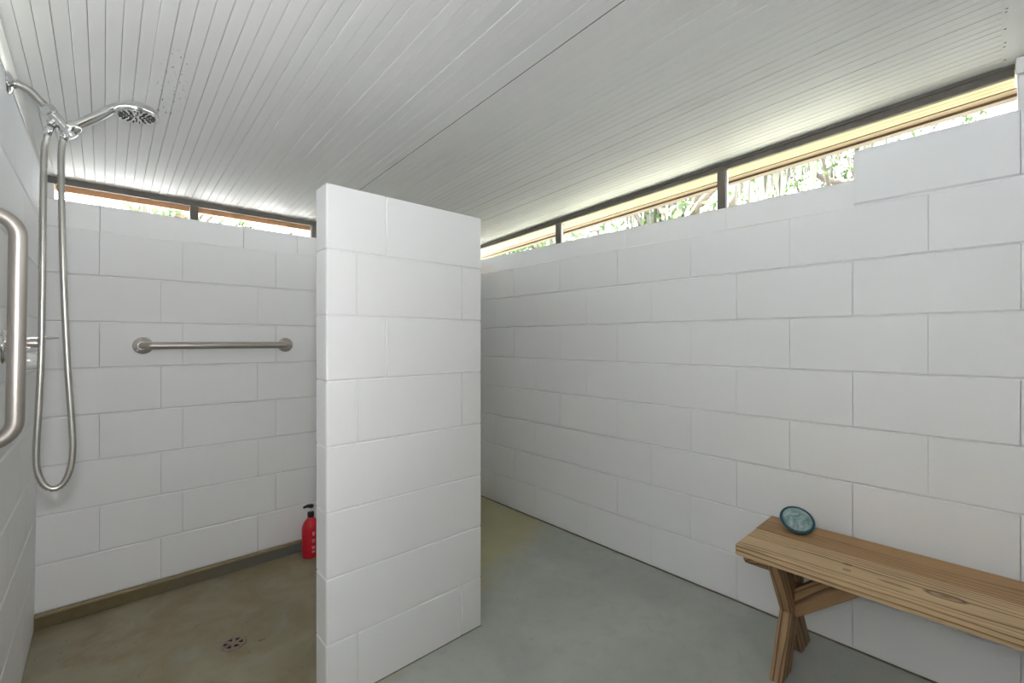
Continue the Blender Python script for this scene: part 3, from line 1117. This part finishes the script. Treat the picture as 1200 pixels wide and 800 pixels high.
# ---------------------------------------------------------------- floor drain
dr = on_z(273.5, 754, PANZ)
drain = thing('floor_drain', 'round beige floor drain grate set in the stained shower floor', 'drain', (dr.x, dr.y, PANZ))
lathe('drain_dark_disc', [(0, 0.0004), (0.040, 0.0004), (0.040, 0.0012), (0, 0.0012)], 'hole_shade_black', drain, seg=32)  # flat disc, its near-black colour stands in for the shade down the hole
lathe('drain_rim', [(0.033, 0.0), (0.0455, 0.0), (0.0450, 0.0030), (0.042, 0.0050), (0.035, 0.0050), (0.033, 0.0040), (0.033, 0.0)], 'beige_plastic', drain, seg=36)
lathe('drain_hub', [(0, 0.0012), (0.008, 0.0012), (0.008, 0.0048), (0, 0.0052)], 'beige_plastic', drain, seg=18)
for k in range(6):
    a = k * math.pi / 3 + 0.25
    bm = box_bm((0.006, -0.0058, 0.0012), (0.035, 0.0058, 0.0045), 0.0008)
    bmesh.ops.rotate(bm, verts=bm.verts[:], cent=(0, 0, 0), matrix=Matrix.Rotation(a, 3, 'Z'))
    link('grate_bar', mesh_of(bm, 'grate_bar'), 'beige_plastic', drain)
for a in (0.6, 3.74):
    lathe('screw', [(0, 0.005), (0.0032, 0.005), (0.0026, 0.0062), (0, 0.0064)], 'steel_screw', drain, seg=10, origin=Vector((0.0385 * math.cos(a), 0.0385 * math.sin(a), 0)))

# ---------------------------------------------------------------- grab bars


def flange(root, org, axis, side, r=0.0385):
    f = lathe('flange', [(0, 0), (r, 0.0), (r, 0.0026), (r - 0.0022, 0.0042), (0.0225, 0.0048), (0.0205, 0.0062), (0.0200, 0.009), (0, 0.009)], 'brushed_steel', root, seg=32, axis=axis, origin=org)
    ax = Vector(axis).normalized()
    s1 = Vector(side).normalized()
    s2 = ax.cross(s1)
    for k in range(3):
        a = math.pi / 2 + k * 2 * math.pi / 3 + 0.35
        p = Vector(org) + ax * 0.0042 + (s1 * math.cos(a) + s2 * math.sin(a)) * (r - 0.0085)
        lathe('screw', [(0, -0.001), (0.0042, -0.001), (0.0038, 0.0012), (0, 0.002)], 'steel_screw', f, seg=10, axis=axis, origin=p)
    return f


def bent_bar(p0, n, out, rad, bend, span):
    """wall point p0, wall normal n, span vector to the other foot: feet, two bends and the rail"""
    p0, n, span = Vector(p0), Vector(n).normalized(), Vector(span)
    u = span.normalized()
    L = span.length
    pts = [p0 + n * 0.004, p0 + n * (out - bend)]
    for k in range(1, 9):
        a = k / 8 * math.pi / 2
        pts.append(p0 + n * (out - bend) + n * (bend * math.sin(a)) + u * (bend * (1 - math.cos(a))))
    q = p0 + u * L
    tail = [q + n * 0.004, q + n * (out - bend)]
    for k in range(1, 9):
        a = k / 8 * math.pi / 2
        tail.append(q + n * (out - bend) + n * (bend * math.sin(a)) - u * (bend * (1 - math.cos(a))))
    return pts + tail[::-1]


g1 = on_y(167.5, 404.8, D)
g2 = on_y(334.2, 404.0, D)
zg = (g1.z + g2.z) / 2
gb = thing('grab_bar', 'horizontal brushed steel grab bar on the block wall behind the shower', 'grab bar', ((g1.x + g2.x) / 2, D, zg), 'steel grab bars in the shower')
half = (g2.x - g1.x) / 2
tube('rail', bent_bar((-half, -0.001, 0), (0, -1, 0), 0.058, 0.0175, 0.032, (2 * half, 0, 0)), 0.0172, 'brushed_steel', gb, 18)
for sx in (-half, half):
    flange(gb, (sx, -0.0006, 0), (0, -1, 0), (1, 0, 0))

tilt = (LXT - LXB) / 1.88
wx = LXB + tilt * 1.157
gv = thing('grab_bar', 'vertical brushed steel grab bar beside the shower valve', 'grab bar', (wx, 1.46, 1.157), 'steel grab bars in the shower')
tube('rail', bent_bar((tilt * 0.25 + 0.002, 0, 0.25), (1, 0, 0), 0.0545, 0.0175, 0.048, (-tilt * 0.5, 0, -0.5)), 0.0150, 'brushed_steel', gv, 20)
for s in (1, -1):
    flange(gv, (tilt * 0.25 * s + 0.0012, 0, 0.25 * s), (1, 0, 0), (0, 1, 0))

# ---------------------------------------------------------------- shower set
SY = 1.78
e = on_y(9.5, 97, SY)
wxs = LXB + tilt * e.z + 0.0012
sh = thing('hand_shower', 'chrome hand shower with metal hose hung on its wall arm', 'shower', (wxs, SY, e.z))


def sp(px, py, dy=0.0):
    return on_y(px, py, SY + dy) - Vector((wxs, SY, e.z))


lathe('wall_flange', [(0, 0), (0.029, 0.0), (0.0285, 0.003), (0.022, 0.008), (0.013, 0.012), (0.0115, 0.016), (0, 0.016)], 'chrome', sh, seg=30, axis=(1, 0, 0))
arm_pts = spline([(0.010, 0, 0), sp(20, 98.5), sp(34, 105.5), sp(46, 117), sp(54.5, 125.5)], 7)
tube('shower_arm', arm_pts, 0.0098, 'hose_metal', sh, 16)
# nut and diverter body along the arm's end direction
d_arm = (sp(60, 131.5) - sp(52, 122.5)).normalized()
nut0 = sp(53, 124)
lathe('arm_nut', [(0, 0), (0.0135, 0.0), (0.0165, 0.004), (0.0165, 0.020), (0.0135, 0.024), (0, 0.024)], 'chrome', sh, seg=8, axis=d_arm, origin=nut0, smooth=False)
n2 = nut0 + d_arm * 0.022
lathe('diverter_body', [(0, 0), (0.0125, 0.0), (0.0135, 0.004), (0.0135, 0.036), (0.0155, 0.040), (0.0165, 0.058), (0.014, 0.066), (0, 0.068)], 'chrome', sh, seg=24, axis=d_arm, origin=n2)
# outlet that takes the hose, pointing down and back to the wall
ou0 = n2 + d_arm * 0.016
ou1 = sp(59.5, 146.5)
od = (ou1 - ou0).normalized()
lathe('hose_outlet', [(0, 0), (0.0105, 0.0), (0.0105, 0.014), (0.0128, 0.016), (0.0128, (ou1 - ou0).length), (0, (ou1 - ou0).length)], 'chrome', sh, seg=18, axis=od, origin=ou0)
# cradle and handset
cr0 = sp(79, 153.5)
cr1 = sp(91, 146.5)
cd = (cr1 - cr0).normalized()
lathe('cradle', [(0.0, -0.002), (0.0155, -0.002), (0.0175, 0.002), (0.0175, 0.024), (0.016, 0.028), (0, 0.028)], 'chrome', sh, seg=24, axis=cd, origin=cr0)
hand = spline([sp(84, 151), sp(92, 146.2), sp(106, 140), sp(119, 134), sp(129, 128.5), sp(138, 126.0), sp(147, 126.4)], 6)
nh = len(hand)
prof = [0.0112, 0.0125, 0.0130, 0.0125, 0.0120, 0.0130, 0.0150]
rad = []
for i in range(nh):
    f = i / (nh - 1) * (len(prof) - 1)
    a = int(min(f, len(prof) - 2))
    rad.append(prof[a] + (prof[a + 1] - prof[a]) * (f - a))
hs = tube('handset', hand, rad, 'chrome', sh, 20)
band = hand[8]
lathe('grip_band', [(0.0118, 0.0), (0.0140, 0.0), (0.0142, 0.006), (0.0120, 0.006)], 'black_rubber', hs, seg=24, axis=(hand[9] - hand[8]), origin=hand[3])
hc_ = sp(160, 132.5)
hax = Vector((0.12, -0.02, -1)).normalized()            # the head looks down
lathe('shower_head', [(0, -0.026), (0.016, -0.0255), (0.034, -0.021), (0.047, -0.013), (0.0535, -0.004), (0.0545, 0.003), (0.0525, 0.008), (0.047, 0.0095), (0.0, 0.0095)], 'chrome', hs, seg=48, axis=hax, origin=hc_)
fc = hc_ + hax * 0.0096
lathe('spray_face', [(0, 0.0), (0.0465, 0.0), (0.0455, 0.0022), (0, 0.0026)], 'chrome', hs, seg=40, axis=hax, origin=fc)
sx_ = Vector((0, 1, 0)).cross(hax).normalized()
sy_ = hax.cross(sx_)
bm = bmesh.new()
for ring, cnt, rr_ in ((0.040, 18, 0.0030), (0.030, 12, 0.0034), (0.019, 8, 0.0030), (0.009, 5, 0.0024)):
    for k in range(cnt):
        a = 2 * math.pi * k / cnt
        p = fc + hax * 0.002 + sx_ * (ring * math.cos(a)) + sy_ * (ring * math.sin(a))
        rad_d = (sx_ * math.cos(a) + sy_ * math.sin(a))
        tan_d = hax.cross(rad_d)
        ln = 0.0048 if ring > 0.015 else 0.0024
        vs_ = [bm.verts.new(p + rad_d * (ln * u) + tan_d * (rr_ * 0.62 * w_) + hax * h) for h in (0, 0.0022) for u, w_ in ((-1, -0.6), (1, -1), (1, 1), (-1, 0.6))]
        for f in ((0, 1, 2, 3), (4, 5, 6, 7), (0, 1, 5, 4), (1, 2, 6, 5), (2, 3, 7, 6), (3, 0, 4, 7)):
            bm.faces.new([vs_[q] for q in f])
noz = link('spray_nozzles', mesh_of(bm, 'spray_nozzles'), 'black_rubber', hs)
noz['kind'] = 'stuff'
lathe('mode_button', [(0, 0), (0.0085, 0.0), (0.0085, 0.004), (0.006, 0.006), (0, 0.0065)], 'black_rubber', hs, seg=18, axis=hax, origin=hc_ - sx_ * 0 + Vector((-0.045, -0.006, -0.002)))

# hose: down from the outlet, round a loose loop and back up to the handset
mid = [(52.6, 172), (51.2, 200), (50.2, 260), (49.6, 330), (48.6, 400), (46.8, 450), (44.0, 500), (42.4, 530), (44.0, 552), (51, 567), (62, 572.5), (73.5, 567), (82, 550), (85.3, 527),
       (84.0, 495), (80.0, 440), (77.2, 390), (74.2, 320), (72.6, 260), (71.6, 200), (72.4, 172)]
hp = [ou1 + od * -0.004, sp(55.5, 157, -0.006)] + [sp(x, y, -0.045 * min(1, (y - 160) / 120)) for x, y in mid] + [sp(76, 158, -0.004), cr0 + cd * 0.004]
path = resample(spline(hp, 14), 0.0040)
rad = [0.0060 if i % 2 else 0.0084 for i in range(len(path))]
tube('hose', path, rad, 'hose_metal', sh, 10)
for p, q in ((path[2], path[9]), (path[-3], path[-10])):
    tube('hose_ferrule', [p, p.lerp(q, 0.5), q], [0.0098, 0.0098, 0.0092], 'chrome', sh, 16)

# ---------------------------------------------------------------- shower valve under the arm
vz = on_y(12, 398, SY).z
wxv = LXB + tilt * vz + 0.0012
vv = thing('shower_valve', 'chrome shower valve with flat lever and clear knob, half hidden by the vertical grab bar', 'valve', (wxv, SY, vz))


def vp(px, py, dy=0.0):
    return on_y(px, py, SY + dy) - Vector((wxv, SY, vz))


lathe('escutcheon', [(0, 0), (0.046, 0.0), (0.0455, 0.003), (0.042, 0.007), (0.03, 0.012), (0.024, 0.018), (0, 0.018)], 'chrome', vv, seg=40, axis=(1, 0, 0), origin=Vector((0, 0, -0.02)))
stem_z = vp(40, 402).z
lathe('valve_stem', [(0, 0.012), (0.015, 0.012), (0.015, 0.040), (0.0125, 0.042), (0.0125, vp(47, 402).x), (0, vp(47, 402).x)], 'brushed_steel', vv, seg=20, axis=(1, 0, 0), origin=Vector((0, 0, stem_z)))
lz = vp(50, 395.8).z
bm = box_bm((vp(31, 395).x, -0.006, lz - 0.003), (vp(47, 395).x, 0.006, lz + 0.003), 0.001)
lev = link('lever', mesh_of(bm, 'lever'), 'chrome', vv)
tube('lever_tip', [(vp(47, 396).x, 0, lz), (vp(58, 396).x, 0, lz - 0.0005), (vp(69.5, 396).x, 0, lz + 0.0005)], [0.0026, 0.0034, 0.0022], 'brushed_steel', lev, 10)
box('lever_bracket', (vp(31, 400).x, -0.007, vp(31, 408.5).z), (vp(36.5, 400).x, 0.007, lz), 'chrome', lev, 0.001)
kz = vp(37, 422.5).z
lathe('knob', [(0, 0.010), (0.010, 0.010), (0.012, 0.030), (0.0245, 0.036), (0.0245, 0.058), (0.021, 0.068), (0.012, 0.072), (0, 0.072)], 'clear_acrylic', vv, seg=16, axis=(1, 0, 0), origin=Vector((0, 0, kz)))
